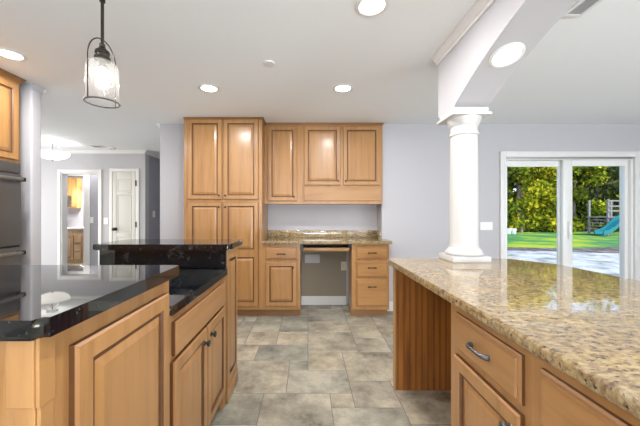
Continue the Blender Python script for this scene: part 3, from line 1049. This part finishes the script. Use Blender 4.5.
plate('light_switch', '-Y', WY, u(486.3, WY), vz(226, WY), .155, .100, 3, 'wide white switch plate on the wall between the column and the sliding door', 'light switch')
plate('light_switch', '-Y', HY, u(106, HY), vz(221, HY), .08, .12, 1, 'white switch on the hall wall between the doorway and the closet door', 'light switch')
plate('light_switch', '+X', -2.92, 5.68, 1.22, .08, .12, 1, 'white switch on the shade-painted passage wall left of the pantry', 'light switch')
plate('light_switch', '-Y', BY, u(91.5, BY), vz(220, BY), .08, .12, 1, 'white switch inside the doorway, on the grey wall by the bathroom', 'light switch')
plate('wall_outlet', '-Y', 4.043, u(343.8, 4.04), vz(266, 4.04), .075, .118, 1, 'ivory double outlet on the grey wall under the desk', 'outlet', ivory_m, 'outlet')
plate('blank_wall_plate', '-Y', 4.043, u(312.3, 4.04), vz(258.7, 4.04), .20, .115, 0, 'blank grey plate on the wall under the desk, left of the outlet', 'wall plate', greyplate_m)

# ------------------------------------------------------------------ bathroom seen through the doorway
va = thing('bathroom_vanity', (-5.8, 7.4, 0), 'brown wooden bathroom vanity with white top seen through the hall doorway', 'vanity')
van_w = wood('vanity_wood', (0.42, 0.29, 0.17), (0.32, 0.21, 0.11), 'z')
MB(van_w).box(-6.29, -5.56, 7.40, 7.775, .0005, .845).build('body', va, smooth=False)
MB(trim_m).box(-6.29, -5.53, 7.37, 7.775, .8455, .885, bev=.004).build('sink_top', va)
MB(van_w, glaze, glaze_soft).panel('-Y', 7.40, -6.2, -5.78, .10, .70, DOOR_RINGS, DOOR_MI).build('door', va, smooth=False)
for z0, z1 in ((.10, .28), (.30, .48), (.50, .68)):
    MB(van_w, glaze, glaze_soft).panel('-Y', 7.40, -5.76, -5.58, z0, z1, SLIM_RINGS, SLIM_MI).build('drawer', va, smooth=False)
mc = thing('medicine_cabinet', (-5.98, 7.7, 1.38), 'honey oak bathroom wall cabinet above the vanity, lit from above', 'cabinet')
oak = wood('honey_oak', (0.72, 0.40, 0.12), (0.60, 0.30, 0.08), 'z')
MB(oak).box(-6.18, -5.87, 7.62, 7.775, 1.375, 2.14).build('body', mc, smooth=False)
MB(oak, glaze, glaze_soft).panel('-Y', 7.62, -6.0, -5.88, 1.40, 2.12, SLIM_RINGS, SLIM_MI).build('door', mc, smooth=False)
mb = MB(bark_m)
arc = [(-6.16, 1.40), (-5.98, 1.40), (-5.98, 1.60)] + [(-6.07 + .09 * math.cos(t_), 1.60 + .095 * math.sin(t_)) for t_ in [PI * k / 12 for k in range(13)]] + [(-6.16, 1.60)]
mb.loft([[Vector((x_, y_, z_)) for x_, z_ in arc] for y_ in (7.619, 7.608)])
mb.build('arched_niche', mc, smooth=False)
vl = thing('vanity_light', (-5.7, 7.77, 2.05), 'lit two-globe bathroom light beside the oak cabinet', 'wall lamp')
MB(nickel_m).box(-5.78, -5.45, 7.74, 7.775, 2.08, 2.14, bev=.004).build('bracket', vl)
for x_ in (-5.70, -5.54):
    MB(bulb_m).lathe([(.02, .09), (.035, .07), (.05, 0), (.045, -.05), (.002, -.07)], (x_, 7.70, 2.03), n=20).build('globe', vl)
area_light('lamp', (-5.55, 7.5, 2.0), .12, 20, vl, rot=(math.radians(-35), 0, 0))
area_light('lamp', (-5.3, 6.9, 2.33), .12, 24, vl)  # extra lamp added under the bathroom ceiling to brighten it

# ------------------------------------------------------------------ garden
GZ = -.15
def ground(name, outline, z, m_, stuff=None):
    mb = MB(m_)
    mb.loft([[Vector((x_, y_, z - .08)) for x_, y_ in outline], [Vector((x_, y_, z)) for x_, y_ in outline]])
    return mb.build(name, smooth=False)
lawn = ground('lawn', [(-14, 4.22), (60, 4.22), (60, 60), (-14, 60)], GZ - .02, grass_m)
tag(lawn, 'mown green lawn behind the patio', 'grass'); lawn['kind'] = 'stuff'
wav = [(-6 + 1.5 * k, 11.6 + .5 * math.sin(k * .9) - .012 * (k - 8) ** 2 * (1 if k > 8 else 0)) for k in range(23)]
pt = ground('patio', [(1.06, 3.95), (27, 3.95)] + [(x_, y_ - .9) for x_, y_ in wav[::-1] if x_ > 1], GZ + .01, patio_m)
pt['kind'] = 'structure'
mu = ground('gravel_bed', [(x_, y_ - .88) for x_, y_ in wav] + [(x_, y_ + .5 + max(0, min(1, (x_ - 10) / 4)) * 1.6) for x_, y_ in wav[::-1]], GZ + .005, mulch_m)
tag(mu, 'strip of grey gravel and dead leaves between patio and lawn', 'gravel'); mu['kind'] = 'stuff'

def foliage(n, blobs, size, seed):
    """leaf quads scattered through ellipsoid clumps: list of verts, faces, tones"""
    rnd = random.Random(seed)
    vs, fs, tn = [], [], []
    for k in range(n):
        c_, r_ = blobs[rnd.randrange(len(blobs))]
        while True:
            p = Vector((rnd.uniform(-1, 1), rnd.uniform(-1, 1), rnd.uniform(-1, 1)))
            if .25 < p.length < 1: break
        p = Vector((c_[0] + p.x * r_[0], c_[1] + p.y * r_[1], c_[2] + p.z * r_[2]))
        if p.z < .02: p.z = rnd.uniform(.02, .5)
        a = Vector((rnd.gauss(0, 1), rnd.gauss(0, 1), rnd.gauss(0, 1))).normalized()
        b = a.cross(Vector((rnd.gauss(0, 1), rnd.gauss(0, 1), rnd.gauss(0, 1)))).normalized()
        s = size * rnd.uniform(.6, 1.3)
        i = len(vs)
        vs += [p - a * s, p + b * s * .5, p + a * s, p - b * s * .5]
        fs.append((i, i + 1, i + 2, i + 3))
        tn.append(min(1, max(0, rnd.gauss(.5, .28))))
    return vs, fs, tn
def leaf_mesh(name, data, m_):
    vs, fs, tn = data
    me = bpy.data.meshes.new(name)
    me.from_pydata([tuple(v) for v in vs], [], fs)
    at = me.color_attributes.new('leaf', 'FLOAT_COLOR', 'CORNER')
    for k, t_ in enumerate(tn):
        for q in range(4): at.data[4 * k + q].color = (t_, t_, t_, 1)
    me.materials.append(m_)
    return me
def tree_meshes(seed, m_, h=7.5, n=5200, size=.17, wide=2.0):
    rnd = random.Random(seed)
    blobs = []
    for k in range(26):
        z = rnd.uniform(.5, h)
        s = rnd.uniform(.5, 1.0) * wide * .5
        a = rnd.uniform(0, 2 * PI)
        rr = rnd.uniform(.2, wide * (1 - .3 * z / h))
        blobs.append(((rr * math.cos(a), rr * math.sin(a), z), (s, s, s * .75)))
    mb = MB(bark_m)
    lean = rnd.uniform(-.3, .3)
    mb.tube([(0, 0, 0), (lean * .3, 0, h * .3), (lean, .1, h * .7), (lean * 1.3, .1, h)], [.20, .16, .10, .03], n=8)
    for k in range(6):
        a = rnd.uniform(0, 2 * PI); z = h * rnd.uniform(.3, .75)
        mb.tube([(lean * z / h, 0, z), (math.cos(a) * wide * .5, math.sin(a) * wide * .5, z + .7), (math.cos(a) * wide * .9, math.sin(a) * wide * .9, z + 1.1)], [.06, .04, .015], n=6)
    bmesh.ops.recalc_face_normals(mb.bm, faces=mb.bm.faces[:])
    tm = bpy.data.meshes.new('trunk')
    mb.bm.to_mesh(tm)
    mb.bm.free()
    tm.materials.append(bark_m)
    return tm, leaf_mesh('foliage', foliage(n, blobs, size, seed + 1), m_)
variants = [tree_meshes(3, leaf_a), tree_meshes(5, leaf_b), tree_meshes(8, leaf_c, 8.0), tree_meshes(13, leaf_a, 6.5)]
spots = [(15.0, 23.6, 1), (17.0, 23.4, 0), (19.2, 24.4, 3), (21.2, 24.0, 1), (23.4, 24.4, 2), (25.2, 24.9, 1), (27.2, 24.3, 2), (29.4, 24.8, 0), (16.0, 27.0, 3), (18.6, 27.4, 0), (21.6, 27.6, 0), (24.6, 27.8, 1), (27.8, 28.0, 2), (31.5, 27.5, 1), (12.5, 25.0, 2)]
names = ['yellow-green leafy tree', 'green leafy tree', 'dull green shaded tree', 'tree with sunlit colour in its leaves']
labels = ['at the far left of the woods seen through the glass door', 'just right of the left door frame, behind the white buckets', 'in the middle of the left glass panel', 'behind the meeting frames of the sliding door', 'at the left of the right glass panel', 'left of the playset in the right glass panel', 'directly behind the playset', 'beyond the playset, at the right of the door']
for k, (x_, y_, vi) in enumerate(spots):
    t = bpy.data.objects.new('tree', None)
    t.location = (x_, y_, GZ - .02)
    t.rotation_euler = (0, 0, k * 1.7)
    COL.objects.link(t)
    if k < len(labels): tag(t, names[vi] + ' ' + labels[k], 'tree')
    else: tag(t, 'leafy woodland tree in the back rows behind the lawn', 'tree', 'trees in the back rows of the woods')
    for me, nm in zip(variants[vi], ('trunk', 'foliage')):
        o = bpy.data.objects.new(nm, me)
        COL.objects.link(o)
        o.parent = t
t = thing('bare_trunk_tree', (u(519, 22.9), 22.9, GZ - .02), 'tall grey tree trunk at the front of the woods in the left glass panel', 'tree')
o = MB(bark_m).tube([(t.location.x, 22.9, GZ - .02), (t.location.x + .1, 22.9, 3), (t.location.x - .1, 22.9, 9)], [.26, .22, .16], n=12).build('trunk', t)
fo = leaf_mesh('foliage', foliage(900, [((0, 0, 8), (1.8, 1.5, 1.2)), ((.6, 0, 6.4), (1.2, 1, .6))], .2, 77), leaf_a)
o = bpy.data.objects.new('foliage', fo); COL.objects.link(o); o.parent = t
# undergrowth and the deep woods behind the trees
bl = []
rn = random.Random(5)
for k in range(130):
    x_ = rn.uniform(6, 46)
    bl.append(((x_, rn.uniform(29, 33), rn.uniform(.5, 10)), (2.2, 1.2, 1.6)))
for k in range(60):
    bl.append(((rn.uniform(9, 36), rn.uniform(23.6, 25), rn.uniform(.2, .9)), (1.4, .7, .7)))
me = leaf_mesh('woodland_foliage', foliage(32000, bl, .26, 99), leaf_b)
o = bpy.data.objects.new('woodland_foliage', me)
o.location = (0, 0, GZ - .02)
COL.objects.link(o)
tag(o, 'dense woodland foliage and undergrowth closing the view behind the trees', 'foliage'); o['kind'] = 'stuff'

# playset
teal_m = mat('teal_plastic', (0.01, 0.20, 0.25), 0.35)
pw_m = mat('weathered_playset_wood', (0.24, 0.23, 0.25), 0.7)
px_, py_ = 19.4, 19.4
ps = thing('playset', (px_, py_, GZ - .02), 'grey wooden climbing frame with teal slide at the edge of the woods', 'playset')
gz = GZ - .02
for dx in (0, 1.5):
    for dy in (0, 1.3):
        MB(pw_m).box(px_ + dx - .05, px_ + dx + .05, py_ + dy - .05, py_ + dy + .05, gz, gz + 2.35).build('post', ps, smooth=False)
MB(pw_m).box(px_ - .1, px_ + 1.6, py_ - .1, py_ + 1.4, gz + 1.15, gz + 1.22).build('deck', ps, smooth=False)
mb = MB(pw_m)
for z in (1.55, 1.85, 2.2): mb.box(px_ - .05, px_ + 1.55, py_ - .08, py_ - .05, gz + z, gz + z + .09)
mb.build('railing', ps, smooth=False)
mb = MB(pw_m)
for k in range(5): mb.box(px_ - .75 + .14 * k, px_ - .55 + .14 * k, py_ + .1, py_ + .9, gz + .18 + .2 * k, gz + .23 + .2 * k)
mb.build('steps', ps, smooth=False)
mb = MB(teal_m)
prof = [(px_ + .95, 1.38), (px_ + .1, .85), (px_ - .3, .45), (px_ - .7, .2), (px_ - 1.05, .12)]
rings = []
for x_, z in prof:
    y0, y1 = py_ - .80, py_ - .15
    rings.append([Vector((x_, y0, gz + z + .22)), Vector((x_, y0 + .05, gz + z + .22)), Vector((x_, y0 + .08, gz + z + .03)), Vector((x_, y1 - .08, gz + z + .03)), Vector((x_, y1 - .05, gz + z + .22)), Vector((x_, y1, gz + z + .22)), Vector((x_, y1, gz + z - .04)), Vector((x_, y0, gz + z - .04))])
mb.loft(rings)
mb.build('slide', ps)
# two white buckets at the wood's edge
bucket_labels = ['left white bucket on the lawn before the woods', 'right white bucket on the lawn before the woods']
for k, px2 in enumerate((508.6, 513.6)):
    x_ = u(px2, 21.0)
    b_ = thing('bucket', (x_, 21.0, gz), bucket_labels[k], 'bucket')
    MB(plate_m).lathe([(.13, 0), (.16, .36), (.172, .36), (.172, .38), (.155, .38), (.125, .02)], (x_, 21.0, gz), n=16, cap=False).build('pail', b_)
    MB(plate_m).tube([(x_ - .17, 21.0, gz + .35), (x_ - .12, 20.86, gz + .25), (x_ + .12, 20.86, gz + .25), (x_ + .17, 21.0, gz + .35)], .008, n=6).build('handle', b_)
